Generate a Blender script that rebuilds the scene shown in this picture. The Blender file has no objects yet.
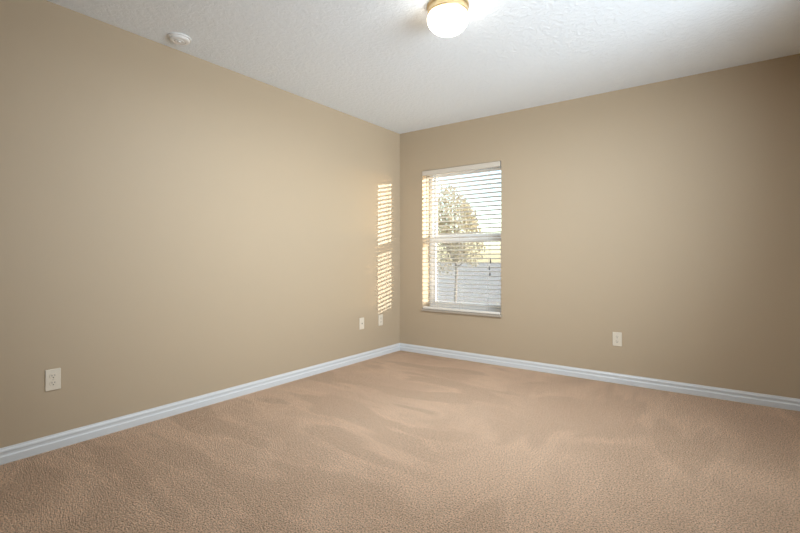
import bpy, bmesh, math, random
from mathutils import Vector, Matrix

random.seed(7)
SC = bpy.context.scene
COL = SC.collection
R = math.radians

# ------------------------------------------------------------------ camera
H = 2.44                                   # ceiling height
CAM = Vector((2.97, -4.07, 1.05))
YAW = R(36.1)                              # turned left from +Y
FPX = 446.0
cd = bpy.data.cameras.new('camera'); cam = bpy.data.objects.new('camera', cd); COL.objects.link(cam)
cam.location = CAM
cam.rotation_euler = (R(90), 0, YAW)
cd.sensor_width = 36.0
cd.lens = 36.0 * FPX / 800.0
cd.shift_y = -9.5 / 800.0
cd.clip_start = 0.02; cd.clip_end = 400
SC.camera = cam

# ------------------------------------------------------------------ sky, sun, exposure
SUN_H = Vector((1.0, 0.52, 0)).normalized()          # horizontal direction towards the sun
SUN_EL = R(5.6)
w = bpy.data.worlds.new('world'); SC.world = w; w.use_nodes = True
nt = w.node_tree
sky = nt.nodes.new('ShaderNodeTexSky')
sky.sky_type = 'NISHITA'
sky.sun_disc = False
sky.sun_elevation = R(18)
sky.sun_rotation = math.atan2(SUN_H.x, SUN_H.y)
sky.dust_density = 1.0; sky.air_density = 0.8; sky.ozone_density = 2.0
bg = nt.nodes['Background']
tint = nt.nodes.new('ShaderNodeMix'); tint.data_type = 'RGBA'; tint.blend_type = 'MULTIPLY'; tint.inputs[0].default_value = 1.0
tint.inputs[7].default_value = (1.0, 0.87, 0.69, 1)          # warm hazy evening air
nt.links.new(sky.outputs[0], tint.inputs[6]); nt.links.new(tint.outputs[2], bg.inputs['Color'])
bg.inputs['Strength'].default_value = 0.8

sd = bpy.data.lights.new('sun', 'SUN'); sun = bpy.data.objects.new('sun', sd); COL.objects.link(sun)
sd.energy = 7.0; sd.angle = R(0.53); sd.color = (1.0, 0.985, 0.955)
S = Vector((SUN_H.x * math.cos(SUN_EL), SUN_H.y * math.cos(SUN_EL), math.sin(SUN_EL)))
sun.rotation_euler = S.to_track_quat('Z', 'Y').to_euler()
sun.location = (20, 12, 6)

# sky light is sampled through the back window
pd = bpy.data.lights.new('window_portal', 'AREA'); portal = bpy.data.objects.new('window_portal', pd); COL.objects.link(portal)
pd.shape = 'RECTANGLE'; pd.size = 0.92; pd.size_y = 1.52; pd.cycles.is_portal = True
portal.location = (0.76, 0.245, 1.236); portal.rotation_euler = (R(-90), 0, 0)

LAMP_STRENGTH = 6.0
LAMP_COLOR = (0.84, 0.93, 1.0)
BULB_WATTS = 34.0
FILL_WATTS = 57.0

# unseen fill light, added behind a made-up opening in the right wall
RD_Y0, RD_Y1, RD_Z1 = -3.3, -1.4, 2.10
ad = bpy.data.lights.new('fill_light', 'AREA'); fill = bpy.data.objects.new('fill_light', ad); COL.objects.link(fill)
ad.shape = 'RECTANGLE'; ad.size = RD_Y1-RD_Y0; ad.size_y = 1.6
ad.energy = FILL_WATTS; ad.color = (0.84, 0.93, 1.0)
fill.location = (4.1, -2.5, 1.45)
fill.rotation_euler = (Vector((0.0, -0.35, 2.25)) - Vector(fill.location)).to_track_quat('-Z', 'Y').to_euler()
ad.spread = R(106)

SC.cycles.use_light_tree = False
vs = SC.view_settings
SC.display_settings.display_device = 'sRGB'
vs.view_transform = 'Standard'; vs.look = 'None'; vs.gamma = 1.0; vs.use_curve_mapping = False
vs.exposure = 0.25

# ------------------------------------------------------------------ materials
def mat(name, color, rough=0.6, spec=0.5, metal=0.0):
    m = bpy.data.materials.new(name); m.use_nodes = True
    b = m.node_tree.nodes['Principled BSDF']
    b.inputs['Base Color'].default_value = (*color, 1)
    b.inputs['Roughness'].default_value = rough
    b.inputs['Specular IOR Level'].default_value = spec
    b.inputs['Metallic'].default_value = metal
    return m

def nodes(m):
    n = m.node_tree.nodes
    return n, m.node_tree.links, n['Principled BSDF']

def noise(n, l, src, scale, detail=2.0, rough=0.5, dist=0.0):
    t = n.new('ShaderNodeTexNoise'); t.inputs['Scale'].default_value = scale
    t.inputs['Detail'].default_value = detail; t.inputs['Roughness'].default_value = rough
    t.inputs['Distortion'].default_value = dist
    l.new(src, t.inputs['Vector']); return t

def ramp(n, l, src, stops):
    r = n.new('ShaderNodeValToRGB'); e = r.color_ramp.elements
    while len(e) < len(stops): e.new(0.5)
    for k, (p, c) in enumerate(stops):
        e[k].position = p; e[k].color = (*c, 1)
    l.new(src, r.inputs[0]); return r

def bump(n, l, height, b, strength, dist):
    q = n.new('ShaderNodeBump'); q.inputs['Strength'].default_value = strength
    q.inputs['Distance'].default_value = dist
    l.new(height, q.inputs['Height']); l.new(q.outputs[0], b.inputs['Normal']); return q

def wall_mat():
    m = mat('tan_wall_paint', (0.45, 0.36, 0.253), 0.55, 0.3)
    n, l, b = nodes(m)
    tc = n.new('ShaderNodeTexCoord')
    t = noise(n, l, tc.outputs['Object'], 120, 3, 0.6)
    bump(n, l, t.outputs[0], b, 0.12, 0.002)
    return m

def ceiling_mat():
    m = mat('white_knockdown_ceiling', (0.82, 0.875, 0.925), 0.8, 0.2)
    n, l, b = nodes(m)
    tc = n.new('ShaderNodeTexCoord')
    t = noise(n, l, tc.outputs['Object'], 32, 4, 0.55, 0.6)
    r = ramp(n, l, t.outputs[0], [(0.42, (0, 0, 0)), (0.60, (1, 1, 1))])
    t2 = noise(n, l, tc.outputs['Object'], 90, 2, 0.5)
    a = n.new('ShaderNodeMath'); a.operation = 'MULTIPLY_ADD'
    l.new(t2.outputs[0], a.inputs[0]); a.inputs[1].default_value = 0.35
    l.new(r.outputs[0], a.inputs[2])
    bump(n, l, a.outputs[0], b, 0.36, 0.004)
    return m

def carpet_mat():
    m = mat('beige_carpet', (0.5, 0.36, 0.25), 0.95, 0.05)
    n, l, b = nodes(m)
    tc = n.new('ShaderNodeTexCoord'); P = tc.outputs['Object']
    # brushed areas of the pile: soft areas plus vacuum strokes, across the room near the left wall
    # and towards the back wall further right
    def math_(op, x, y=None, clamp=False):
        q = n.new('ShaderNodeMath'); q.operation = op; q.use_clamp = clamp
        for k, v_ in enumerate((x, y)):
            if v_ is None: continue
            if isinstance(v_, (int, float)): q.inputs[k].default_value = v_
            else: l.new(v_, q.inputs[k])
        return q.outputs[0]
    def smooth(x, lo, hi):
        q = n.new('ShaderNodeMapRange'); q.interpolation_type = 'SMOOTHSTEP'
        q.inputs[1].default_value = lo; q.inputs[2].default_value = hi
        l.new(x, q.inputs[0]); return q.outputs[0]
    def strokes(scale, off, rot):
        mp = n.new('ShaderNodeMapping'); mp.inputs['Scale'].default_value = scale
        mp.inputs['Location'].default_value = off; mp.inputs['Rotation'].default_value = (0, 0, R(rot))
        l.new(P, mp.inputs['Vector'])
        t = noise(n, l, mp.outputs[0], 1.0, 2, 0.5, 0.35).outputs[0]
        d = math_('ABSOLUTE', math_('SUBTRACT', t, 0.5))
        ridge = math_('SUBTRACT', 1.0, smooth(d, 0.0, 0.075))
        return math_('ADD', math_('MULTIPLY', ridge, 0.55), math_('MULTIPLY', smooth(t, 0.47, 0.60), 0.45))
    sep = n.new('ShaderNodeSeparateXYZ'); l.new(P, sep.inputs[0])
    side = smooth(sep.outputs[0], 1.3, 2.1)
    s_in = strokes((1.1, 4.2, 1.0), (2.3, 0.7, 0), 12); s_out = strokes((3.0, 0.8, 1.0), (5.1, 3.9, 0), -6)
    st = math_('ADD', math_('MULTIPLY', s_in, math_('SUBTRACT', 1.0, side)), math_('MULTIPLY', s_out, math_('MULTIPLY', side, 0.8)))
    wob = noise(n, l, P, 1.2, 3, 0.55, 0.8)
    brushed = smooth(math_('ADD', math_('MULTIPLY', st, 0.75), math_('MULTIPLY', smooth(wob.outputs[0], 0.35, 0.65), 0.35)), 0.15, 0.85)
    pile = n.new('ShaderNodeMix'); pile.data_type = 'RGBA'
    pile.inputs[6].default_value = (0.66, 0.412, 0.255, 1)
    pile.inputs[7].default_value = (0.86, 0.565, 0.372, 1)
    l.new(brushed, pile.inputs[0])
    # tufts
    v = n.new('ShaderNodeTexVoronoi'); v.inputs['Scale'].default_value = 210
    l.new(P, v.inputs['Vector'])
    f = noise(n, l, P, 140, 2, 0.7, 0.0)
    speck = ramp(n, l, f.outputs[0], [(0.37, (0.27, 0.195, 0.14)), (0.49, (0.98,)*3), (0.66, (1.32, 1.32, 1.32))])
    mul = n.new('ShaderNodeMix'); mul.data_type = 'RGBA'; mul.blend_type = 'MULTIPLY'
    mul.inputs[0].default_value = 1.0
    l.new(pile.outputs[2], mul.inputs[6]); l.new(speck.outputs[0], mul.inputs[7])
    l.new(mul.outputs[2], b.inputs['Base Color'])
    h = n.new('ShaderNodeMath'); h.operation = 'SUBTRACT'
    l.new(f.outputs[0], h.inputs[0]); l.new(v.outputs['Distance'], h.inputs[1])
    bump(n, l, h.outputs[0], b, 1.0, 0.012)
    try:
        b.inputs['Sheen Weight'].default_value = 0.7
        b.inputs['Sheen Roughness'].default_value = 0.6
        b.inputs['Sheen Tint'].default_value = (0.9, 0.75, 0.6, 1)
    except Exception: pass
    return m

M = {}
M['wall'] = wall_mat()
M['ceiling'] = ceiling_mat()
M['carpet'] = carpet_mat()
M['trim'] = mat('white_trim_paint', (0.63, 0.65, 0.665), 0.35, 0.5)
M['vinyl'] = mat('white_vinyl', (0.80, 0.80, 0.80), 0.4)
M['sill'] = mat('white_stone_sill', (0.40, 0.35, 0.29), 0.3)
M['blind'] = mat('ivory_blind', (0.76, 0.72, 0.65), 0.45)
M['valance'] = mat('valance_cream', (0.60, 0.54, 0.46), 0.45)
M['cord'] = mat('pale_cord', (0.62, 0.59, 0.54), 0.8)
M['tassel'] = mat('dark_tassel', (0.03, 0.03, 0.03), 0.5)
M['wand'] = mat('tan_wand', (0.42, 0.33, 0.24), 0.3)
M['plate'] = mat('ivory_plate', (0.70, 0.63, 0.52), 0.35)
M['slot'] = mat('slot_dark', (0.04, 0.035, 0.03), 0.6)
M['screw'] = mat('screw_metal', (0.6, 0.56, 0.5), 0.35, metal=0.7)
M['brass'] = mat('brushed_brass', (0.80, 0.62, 0.36), 0.32, metal=0.9)
M['plastic'] = mat('white_plastic', (0.78, 0.78, 0.77), 0.4)
M['bark'] = mat('bark', (0.34, 0.29, 0.25), 0.9, 0.1)

def foliage_mat():
    m = mat('gold_green_leaves', (0.3, 0.26, 0.1), 0.6, 0.2)
    n, l, b = nodes(m)
    g = n.new('ShaderNodeNewGeometry')
    r = ramp(n, l, g.outputs['Random Per Island'], [(0.0, (0.40, 0.36, 0.24)), (0.5, (0.50, 0.44, 0.31)), (1.0, (0.60, 0.52, 0.38))])
    l.new(r.outputs[0], b.inputs['Base Color'])
    tr = n.new('ShaderNodeBsdfTranslucent'); l.new(r.outputs[0], tr.inputs['Color'])
    mx = n.new('ShaderNodeMixShader'); mx.inputs[0].default_value = 0.4
    l.new(b.outputs[0], mx.inputs[1]); l.new(tr.outputs[0], mx.inputs[2])
    l.new(mx.outputs[0], n['Material Output'].inputs['Surface'])
    return m
M['leaves'] = foliage_mat()

def ground_mat():
    m = mat('pale_lawn_ground', (0.3, 0.3, 0.28), 0.95, 0.1)
    n, l, b = nodes(m)
    tc = n.new('ShaderNodeTexCoord')
    t = noise(n, l, tc.outputs['Object'], 3, 5, 0.6)
    r = ramp(n, l, t.outputs[0], [(0.3, (0.45, 0.39, 0.345)), (0.7, (0.56, 0.49, 0.435))])
    l.new(r.outputs[0], b.inputs['Base Color'])
    bump(n, l, t.outputs[0], b, 0.3, 0.05)
    return m
M['ground'] = ground_mat()

def glass_mat():
    m = bpy.data.materials.new('window_glass'); m.use_nodes = True
    n = m.node_tree.nodes; l = m.node_tree.links
    n.remove(n['Principled BSDF'])
    t = n.new('ShaderNodeBsdfTransparent'); t.inputs[0].default_value = (0.94, 0.96, 0.95, 1)
    g = n.new('ShaderNodeBsdfGlossy'); g.inputs['Roughness'].default_value = 0.02
    mx = n.new('ShaderNodeMixShader'); mx.inputs[0].default_value = 0.04
    l.new(t.outputs[0], mx.inputs[1]); l.new(g.outputs[0], mx.inputs[2])
    l.new(mx.outputs[0], n['Material Output'].inputs['Surface'])
    return m
M['glass'] = glass_mat()

def screen_mat():
    m = bpy.data.materials.new('insect_mesh'); m.use_nodes = True
    n = m.node_tree.nodes; l = m.node_tree.links
    b = n['Principled BSDF']; b.inputs['Base Color'].default_value = (0.35, 0.36, 0.40, 1); b.inputs['Roughness'].default_value = 0.8
    t = n.new('ShaderNodeBsdfTransparent')
    mx = n.new('ShaderNodeMixShader'); mx.inputs[0].default_value = 0.16
    l.new(t.outputs[0], mx.inputs[1]); l.new(b.outputs[0], mx.inputs[2])
    l.new(mx.outputs[0], n['Material Output'].inputs['Surface'])
    return m
M['screen'] = screen_mat()

def globe_mat():
    m = mat('lit_opal_glass', (0.9, 0.9, 0.9), 0.25)
    n, l, b = nodes(m)
    b.inputs['Emission Color'].default_value = (1.0, 0.93, 0.82, 1)
    b.inputs['Emission Strength'].default_value = LAMP_STRENGTH
    m.cycles.emission_sampling = 'NONE'
    return m
M['globe'] = globe_mat()

# ------------------------------------------------------------------ helpers
def link(name, bm, m, parent=None, smooth=False, loc=None):
    bmesh.ops.recalc_face_normals(bm, faces=bm.faces[:])
    me = bpy.data.meshes.new(name); bm.to_mesh(me); bm.free()
    me.materials.append(m)
    if smooth:
        for p in me.polygons: p.use_smooth = True
    o = bpy.data.objects.new(name, me); COL.objects.link(o)
    if parent is not None: o.parent = parent
    if loc is not None: o.location = loc
    return o

def smooth_by_angle(o, a=35):
    me = o.data
    bm = bmesh.new(); bm.from_mesh(me)
    for f in bm.faces: f.smooth = True
    for e in bm.edges:
        if len(e.link_faces) == 2 and e.calc_face_angle(0) > R(a): e.smooth = False
    bm.to_mesh(me); bm.free()

def box(bm, x0, x1, y0, y1, z0, z1, bevel=0.0, seg=2):
    vs_ = [bm.verts.new(p) for p in ((x0,y0,z0),(x1,y0,z0),(x1,y1,z0),(x0,y1,z0),(x0,y0,z1),(x1,y0,z1),(x1,y1,z1),(x0,y1,z1))]
    fs = [bm.faces.new([vs_[i] for i in q]) for q in ((3,2,1,0),(4,5,6,7),(0,1,5,4),(1,2,6,5),(2,3,7,6),(3,0,4,7))]
    if bevel:
        es = list({e for f in fs for e in f.edges})
        bmesh.ops.bevel(bm, geom=es, offset=bevel, segments=seg, affect='EDGES', profile=0.5)

def lathe(bm, prof, seg=48, axis='z', c=(0, 0, 0)):
    rings = []
    for r, h in prof:
        if r < 1e-6:
            rings.append([bm.verts.new(Vector(c) + Vector((0, 0, h)))])
        else:
            rings.append([bm.verts.new(Vector(c) + Vector((r*math.cos(2*math.pi*k/seg), r*math.sin(2*math.pi*k/seg), h))) for k in range(seg)])
    for a, b in zip(rings, rings[1:]):
        for k in range(seg):
            k2 = (k+1) % seg
            if len(a) == 1 and len(b) == 1: continue
            if len(a) == 1: bm.faces.new((a[0], b[k], b[k2]))
            elif len(b) == 1: bm.faces.new((a[k], a[k2], b[0]))
            else: bm.faces.new((a[k], a[k2], b[k2], b[k]))

def tube(bm, pts, rad, seg=8):
    pts = [Vector(p) for p in pts]
    rings = []
    for i, p in enumerate(pts):
        d = (pts[min(i+1, len(pts)-1)] - pts[max(i-1, 0)]).normalized()
        u = d.orthogonal().normalized(); v = d.cross(u)
        if rings:
            u = (pu - d*pu.dot(d)).normalized(); v = d.cross(u)
        pu = u
        rr = rad[i] if isinstance(rad, (list, tuple)) else rad
        rings.append([bm.verts.new(p + rr*(u*math.cos(2*math.pi*k/seg) + v*math.sin(2*math.pi*k/seg))) for k in range(seg)])
    for a, b in zip(rings, rings[1:]):
        for k in range(seg): bm.faces.new((a[k], a[(k+1)%seg], b[(k+1)%seg], b[k]))
    bm.faces.new(rings[0][::-1]); bm.faces.new(rings[-1])

def tag(o, label, cat, group=None):
    o['label'] = label; o['category'] = cat
    if group: o['group'] = group
    return o

def empty(name, loc, rz=0.0):
    o = bpy.data.objects.new(name, None); o.empty_display_size = 0.05
    COL.objects.link(o); o.location = loc; o.rotation_euler = (0, 0, rz); return o

def struct(o):
    o['kind'] = 'structure'; return o

# ------------------------------------------------------------------ room shell
XR, YF, TH = 3.66, -4.62, 0.24             # right wall, front wall, wall thickness
WX0, WX1, WZ0, WZ1 = 0.305, 1.215, 0.487, 1.985   # window opening

bm = bmesh.new(); box(bm, -TH, 4.7, YF-TH, TH, -0.2, 0.0); struct(link('floor', bm, M['carpet']))
bm = bmesh.new(); box(bm, -TH, 4.7, YF-TH, TH, H, H+0.2); struct(link('ceiling', bm, M['ceiling']))
bm = bmesh.new(); box(bm, -TH, 0, YF-TH, TH, 0, H); struct(link('wall_left', bm, M['wall']))
bm = bmesh.new()
box(bm, XR, XR+TH, YF-TH, RD_Y0, 0, H); box(bm, XR, XR+TH, RD_Y1, TH, 0, H); box(bm, XR, XR+TH, RD_Y0, RD_Y1, RD_Z1, H)  # opening added only to let the fill light through
struct(link('wall_right', bm, M['wall']))
bm = bmesh.new()                           # made-up passage walls, added to enclose the fill light and block the sun
box(bm, 4.6, 4.7, YF-TH, TH, 0, H); box(bm, XR+TH, 4.6, RD_Y0-0.6, RD_Y0-0.5, 0, H); box(bm, XR+TH, 4.6, RD_Y1+0.5, RD_Y1+0.6, 0, H)
struct(link('wall_fill_enclosure', bm, M['trim']))
bm = bmesh.new(); box(bm, 0, XR, YF-TH, YF, 0, H); struct(link('wall_front', bm, M['wall']))

# back wall with the window opening cut through it
bm = bmesh.new()
outer = [(0, 0), (XR, 0), (XR, H), (0, H)]
inner = [(WX0, WZ0), (WX1, WZ0), (WX1, WZ1), (WX0, WZ1)]
def ring(y):
    return [bm.verts.new((x, y, z)) for x, z in outer], [bm.verts.new((x, y, z)) for x, z in inner]
o0, i0 = ring(0.0); o1, i1 = ring(TH)
for k in range(4):
    j = (k+1) % 4
    bm.faces.new((o0[k], o0[j], i0[j], i0[k])); bm.faces.new((o1[j], o1[k], i1[k], i1[j]))
    bm.faces.new((i0[k], i0[j], i1[j], i1[k])); bm.faces.new((o0[j], o0[k], o1[k], o1[j]))
struct(link('wall_back', bm, M['wall']))

# baseboards: profile extruded along each wall
PROF = [(0, 0), (0.0150, 0), (0.0150, 0.036), (0.0135, 0.039), (0.0100, 0.040), (0.0085, 0.044), (0.0085, 0.054), (0.0105, 0.057), (0.0105, 0.062), (0.0090, 0.068), (0.0060, 0.073), (0.0050, 0.079), (0, 0.080)]
def baseboard(name, a, b, nrm):
    a = Vector(a); b = Vector(b); nrm = Vector(nrm); d = (b-a).normalized()
    bm = bmesh.new(); A = []; B = []
    for o, z in PROF:
        A.append(bm.verts.new(a + nrm*o + d*o + Vector((0, 0, z))))   # mitred ends
        B.append(bm.verts.new(b + nrm*o - d*o + Vector((0, 0, z))))
    for k in range(len(PROF)):
        j = (k+1) % len(PROF); bm.faces.new((A[k], A[j], B[j], B[k]))
    bm.faces.new(A); bm.faces.new(B[::-1])
    struct(link(name, bm, M['trim']))
baseboard('baseboard_left', (0, YF, 0), (0, 0, 0), (1, 0, 0))
baseboard('baseboard_back', (0, 0, 0), (XR, 0, 0), (0, -1, 0))
baseboard('baseboard_right', (XR, 0, 0), (XR, RD_Y1, 0), (-1, 0, 0))
baseboard('baseboard_front', (XR, YF, 0), (0, YF, 0), (0, 1, 0))

# ------------------------------------------------------------------ window
GY = 0.175                                 # glass plane
win = struct(empty('window_1', (0, 0, 0)))
FW = 0.042
FT = 0.022                                 # head of the frame
bm = bmesh.new()
for a in ((WX0, WX0+FW, WZ0, WZ1), (WX1-FW, WX1, WZ0, WZ1), (WX0+FW, WX1-FW, WZ1-FT, WZ1), (WX0+FW, WX1-FW, WZ0, WZ0+FW)):
    box(bm, a[0], a[1], GY-0.03, GY+0.045, a[2], a[3], 0.003)
link('window_frame', bm, M['vinyl'], win)
MZ = 1.245
def sash(name, y, z0, z1, rail_top, rail_bot):
    bm = bmesh.new(); x0, x1, s = WX0+FW, WX1-FW, 0.03
    box(bm, x0, x0+s, y-0.012, y+0.012, z0, z1, 0.002); box(bm, x1-s, x1, y-0.012, y+0.012, z0, z1, 0.002)
    box(bm, x0+s, x1-s, y-0.012, y+0.012, z1-rail_top, z1, 0.002); box(bm, x0+s, x1-s, y-0.012, y+0.012, z0, z0+rail_bot, 0.002)
    o = link(name, bm, M['vinyl'], win)
    g = bmesh.new(); box(g, x0+s-0.004, x1-s+0.004, y-0.002, y+0.002, z0+rail_bot-0.004, z1-rail_top+0.004)
    link('window_pane', g, M['glass'], o)
    return o
sash('upper_sash', GY+0.015, MZ-0.02, WZ1-FT, 0.022, 0.07)
lower = sash('lower_sash', GY-0.012, WZ0+FW, MZ+0.02, 0.06, 0.035)
bm = bmesh.new(); box(bm, 0.72, 0.80, GY-0.036, GY-0.024, MZ-0.004, MZ+0.014, 0.003); link('sash_lock', bm, M['vinyl'], lower)
bm = bmesh.new(); box(bm, WX0+FW+0.002, WX1-FW-0.002, GY+0.034, GY+0.0355, WZ0+FW, MZ); link('insect_screen', bm, M['screen'], win)

# stone sill in the opening, its nose standing out from the wall
bm = bmesh.new()
box(bm, WX0-0.004, WX1+0.006, -0.022, 0.0, WZ0-0.021, WZ0+0.001, 0.003)
box(bm, WX0+0.001, WX1-0.001, 0.0, GY-0.03, WZ0-0.0005, WZ0+0.001)
struct(link('trim_1', bm, M['sill']))

# ------------------------------------------------------------------ blind
blind = tag(empty('window_blind', (0, 0, WZ0)), 'ivory horizontal slat blind hanging open in the window', 'blind')
def bl(name, bm, m, parent=None, **k):     # parts are modelled in world space, then moved under the Empty
    o = link(name, bm, m, parent or blind, **k)
    if parent is None: o.location = (0, 0, -WZ0)
    return o
BX0, BX1 = WX0+0.008, WX1-0.010
BY = 0.022                                 # slat centre line
bm = bmesh.new(); box(bm, BX0, BX1, -0.002, 0.052, 1.935, WZ1-0.004, 0.002); bl('headrail', bm, M['blind'])
bm = bmesh.new(); box(bm, BX0-0.004, BX1+0.004, -0.012, -0.003, 1.930, WZ1-0.005, 0.003); bl('valance', bm, M['valance'])
PITCH, TILT, SD = 0.0435, R(-10.0), 0.05
NS = 32
def slat_mesh():
    bm = bmesh.new(); n = 6; top = []; bot = []
    for k in range(n+1):
        t = k/n - 0.5
        yy = t*SD; cz = 0.0022*(1-(2*t)**2); th = 0.0013 if 0 < k < n else 0.0007
        top.append((yy, cz+th)); bot.append((yy, cz-th))
    prof = top + bot[::-1]
    rot = lambda y, z: (y*math.cos(TILT) - z*math.sin(TILT), y*math.sin(TILT) + z*math.cos(TILT))
    prof = [rot(*p) for p in prof]
    A = [bm.verts.new((BX0, y, z)) for y, z in prof]; B = [bm.verts.new((BX1, y, z)) for y, z in prof]
    for k in range(len(prof)):
        j = (k+1) % len(prof); bm.faces.new((A[k], A[j], B[j], B[k]))
    bm.faces.new(A); bm.faces.new(B[::-1])
    return bm
first = link('slat', slat_mesh(), M['blind'], blind)
slat_z = [1.905 - k*PITCH for k in range(NS)]
first.location = (0, BY, slat_z[0]-WZ0)
for z in slat_z[1:]:
    c = first.copy(); COL.objects.link(c); c.parent = blind; c.location = (0, BY, z-WZ0)
RZ0, RZ1 = WZ0+0.003, WZ0+0.026
bm = bmesh.new(); box(bm, BX0, BX1, BY-0.026, BY+0.026, RZ0, RZ1, 0.004); bl('bottom_rail', bm, M['blind'])
for x in (0.47, 0.765, 1.06):
    bm = bmesh.new()
    for y in (BY-0.0265, BY+0.0265):
        tube(bm, [(x, y, 1.937), (x, y, RZ1-0.002)], 0.0017, 6)
    bl('ladder_cord', bm, M['cord'])
bm = bmesh.new()
tube(bm, [(0.375, -0.012, 1.936), (0.375, -0.022, 1.925), (0.375, -0.022, 1.905)], 0.0022, 8)
tube(bm, [(0.375, -0.022, 1.907), (0.377, -0.020, 1.03), (0.377, -0.020, 1.0)], [0.0042, 0.0042, 0.0052], 6)
wd = bl('tilt_wand', bm, M['wand']); wd['label'] = 'thin tan tilt wand'
# lift cords with three tassels
tz = [(1.112, 0.990, 0.046), (1.104, 0.925, 0.034), (1.111, 0.868, 0.032)]
bm = bmesh.new()
for k, (x, z, L) in enumerate(tz):
    tube(bm, [(1.105+0.002*k, -0.006, 1.94), (1.105+0.002*k, -0.016, 1.91), (x, -0.018-0.005*k, z+L-0.004)], 0.0010, 6)
lc = bl('lift_cord', bm, M['cord'])
for k, (x, z, L) in enumerate(tz):
    bm = bmesh.new()
    lathe(bm, [(0, L), (0.0028, L), (0.0036, L*0.9), (0.0075, L*0.2), (0.0078, L*0.06), (0.006, 0), (0, 0)], 14, c=(x, -0.018-0.005*k, z))
    t = link('tassel', bm, M['tassel'], lc, smooth=True); t['label'] = 'dark cord tassel'

# ------------------------------------------------------------------ wall plates
# built facing -Y about the origin (plate back at y = 0), then turned to the wall
def plate_bm():
    bm = bmesh.new(); box(bm, -0.035, 0.035, -0.006, 0.0, -0.0575, 0.0575, 0.0028, 3); return bm
def duplex(name, loc, rz, label):
    r = tag(empty(name, loc, rz), label, 'outlet', 'wall outlets')
    link('cover_plate', plate_bm(), M['plate'], r)
    for s in (1, -1):
        cz = s*0.0195
        bm = bmesh.new(); N = 28; A = []; B = []
        for k in range(N):
            a = 2*math.pi*k/N
            x = 0.0172*math.cos(a); z = max(-0.0142, min(0.0142, 0.0172*math.sin(a)))
            A.append(bm.verts.new((x, -0.0055, cz+z))); B.append(bm.verts.new((x*0.97, -0.0082, cz+z*0.97)))
        for k in range(N): bm.faces.new((A[k], A[(k+1)%N], B[(k+1)%N], B[k]))
        bm.faces.new(B); bm.faces.new(A[::-1])
        rc = link('receptacle', bm, M['plate'], r)
        for dx, hh in ((-0.0064, 0.0042), (0.0064, 0.0036)):
            bm = bmesh.new(); box(bm, dx-0.0012, dx+0.0012, -0.0086, -0.0078, cz+0.0042-hh, cz+0.0042+hh); link('slot', bm, M['slot'], rc)
        bm = bmesh.new(); box(bm, -0.0026, 0.0026, -0.0086, -0.0078, cz-0.0098, cz-0.0048, 0.0003, 1); link('ground_hole', bm, M['slot'], rc)
    bm = bmesh.new(); lathe(bm, [(0, 0.0016), (0.002, 0.0014), (0.0031, 0)], 16)
    s = link('screw', bm, M['screw'], r); s.rotation_euler = (R(90), 0, 0); s.location = (0, -0.006, 0)
    return r
duplex('wall_outlet', (0, -3.218, 0.3805), R(90), 'ivory duplex outlet low on left wall, largest and nearest the camera')
duplex('wall_outlet', (0, -0.351, 0.378), R(90), 'ivory duplex outlet on left wall just below the sunlight stripes near the corner')
duplex('wall_outlet', (2.243, 0, 0.366), 0, 'ivory duplex outlet on back wall to the right of the window')
jk = tag(empty('wall_jack', (0, -0.657, 0.378), R(90)), 'ivory jack plate with one central port on left wall, beside the corner outlet', 'jack plate')
link('cover_plate', plate_bm(), M['plate'], jk)
bm = bmesh.new(); box(bm, -0.008, 0.008, -0.0078, -0.0055, -0.010, 0.010, 0.001); pt = link('port', bm, M['plate'], jk)
bm = bmesh.new(); box(bm, -0.0052, 0.0052, -0.0084, -0.0072, -0.0065, 0.0065); link('port_opening', bm, M['slot'], pt)
for z in (0.042, -0.042):
    bm = bmesh.new(); lathe(bm, [(0, 0.0016), (0.002, 0.0014), (0.0031, 0)], 16)
    s = link('screw', bm, M['screw'], jk); s.rotation_euler = (R(90), 0, 0); s.location = (0, -0.006, z)

# ------------------------------------------------------------------ ceiling lamp
lamp = tag(empty('ceiling_light', (1.731, -1.922, H)), 'lit flush mount ceiling light with white mushroom globe and brass base ring', 'ceiling light')
bm = bmesh.new()
lathe(bm, [(0, 0), (0.112, 0), (0.1155, -0.004), (0.1155, -0.012), (0.111, -0.016), (0.1085, -0.020), (0.1085, -0.024),
           (0.1110, -0.029), (0.1110, -0.045), (0.107, -0.050), (0.094, -0.050), (0, -0.040)], 64)
o = link('base_ring', bm, M['brass'], lamp); smooth_by_angle(o, 30)
bm = bmesh.new()
prof = [(0.088, -0.0485)]
for k in range(0, 21):
    a = R(38) - k*(R(38)+R(90))/20
    r_ = 0.1145*math.cos(a); z_ = -0.072 + (0.036 if a > 0 else 0.088)*math.sin(a)
    prof.append((max(r_, 0.0), z_))
prof[-1] = (0.0, -0.160)
lathe(bm, prof, 64)
link('glass_globe', bm, M['globe'], lamp, smooth=True)

bd = bpy.data.lights.new('bulb', 'AREA'); bulb = bpy.data.objects.new('bulb', bd); COL.objects.link(bulb)
bd.shape = 'DISK'; bd.size = 0.10; bd.energy = BULB_WATTS; bd.color = LAMP_COLOR
bulb.parent = lamp; bulb.location = (0, 0, -0.162)

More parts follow.
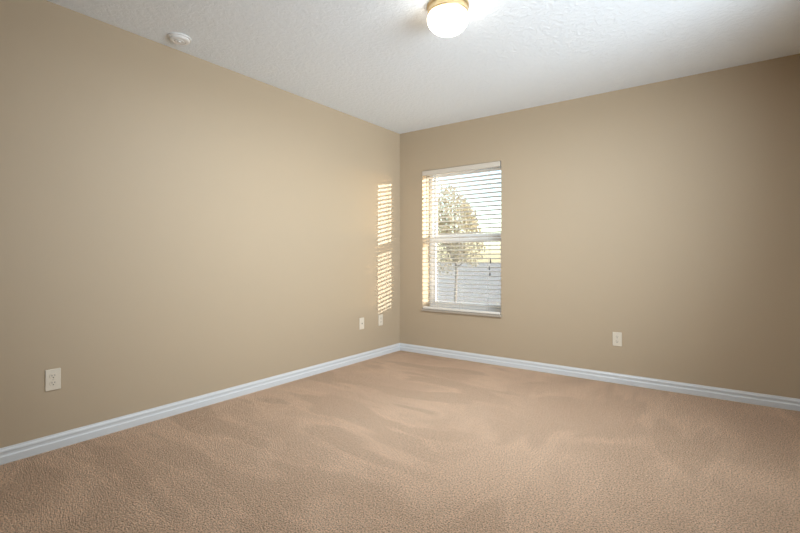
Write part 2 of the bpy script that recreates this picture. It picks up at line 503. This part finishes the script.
# ------------------------------------------------------------------ smoke detector
det = tag(empty('smoke_detector', (0.176, -2.61, H)), 'round white smoke detector on the ceiling near the left wall', 'smoke detector')
det.scale = (0.93, 0.93, 0.93)
bm = bmesh.new(); lathe(bm, [(0, 0), (0.073, 0), (0.074, -0.003), (0.073, -0.010), (0.067, -0.011), (0, -0.011)], 56)
smooth_by_angle(link('base', bm, M['plastic'], det))
bm = bmesh.new(); lathe(bm, [(0, -0.010), (0.064, -0.010), (0.064, -0.017), (0.059, -0.024), (0.046, -0.028), (0.040, -0.028), (0.038, -0.026), (0.031, -0.026), (0.029, -0.029), (0, -0.030)], 56)
cv = link('cover', bm, M['plastic'], det); smooth_by_angle(cv)
bm = bmesh.new(); lathe(bm, [(0, -0.036), (0.009, -0.036), (0.0105, -0.034), (0.0105, -0.028)], 24, c=(0.004, -0.004, 0))
smooth_by_angle(link('test_button', bm, M['plastic'], cv))

# ------------------------------------------------------------------ outside
bm = bmesh.new()
gx0, gx1, gy0, gy1 = -60, 40, TH, 90
q = [bm.verts.new(p) for p in ((gx0, gy0, -0.25), (gx1, gy0, -0.25), (gx1, gy1, -0.25), (gx0, gy1, -0.25))]
bm.faces.new(q); o = link('ground', bm, M['ground']); struct(o)

def tree(loc, crown_c, crown_r, n, label, leaf=0.06):
    t = tag(empty('tree', loc), label, 'tree')
    bm = bmesh.new()
    cz = crown_c[2]
    tube(bm, [(0, 0, 0), (0.03, 0.02, cz*0.45), (-0.02, 0.0, cz), (0.02, 0, cz+crown_r[2]*0.6)], [0.04, 0.034, 0.026, 0.01], 10)
    for k in range(9):
        a = k*2.4; z0 = cz*0.5 + k*0.12
        e = Vector((crown_r[0]*0.75*math.cos(a), crown_r[1]*0.75*math.sin(a), z0 + 0.45))
        tube(bm, [(0.01, 0.01, z0), e*0.5 + Vector((0, 0, z0*0.5)), e], [0.025, 0.016, 0.006], 6)
    link('trunk', bm, M['bark'], t)
    bm = bmesh.new()
    for k in range(n):
        while True:
            p = Vector((random.uniform(-1, 1), random.uniform(-1, 1), random.uniform(-1, 1)))
            if 0.25 < p.length < 1: break
        p *= 0.82 + 0.18*math.sin(5*p.x+3*p.z)
        p = Vector((p.x*crown_r[0], p.y*crown_r[1], p.z*crown_r[2])) + Vector(crown_c)
        rot = Matrix.Rotation(random.uniform(0, 6.28), 3, 'Z') @ Matrix.Rotation(random.uniform(-1.2, 1.2), 3, 'X')
        s = leaf*random.uniform(0.6, 1.2)
        vs_ = [bm.verts.new(p + rot @ Vector(v)) for v in ((0, -s, 0), (s*0.42, -s*0.1, s*0.1), (0, s, 0), (-s*0.42, -s*0.1, s*0.1))]
        bm.faces.new(vs_)
    link('foliage', bm, M['leaves'], t)
    return t
# the window's line of sight, 12 m from the camera
fwd = Vector((-math.sin(YAW), math.cos(YAW), 0)); rgt = Vector((math.cos(YAW), math.sin(YAW), 0))
def at(depth, px): return CAM + depth*(fwd + rgt*((px-400)/FPX))
p = at(12.0, 455)
tree((p.x, p.y, -0.25), (0, 0, 2.0), (0.95, 0.95, 1.3), 5200, 'gold-green leafy tree seen through the window blind')
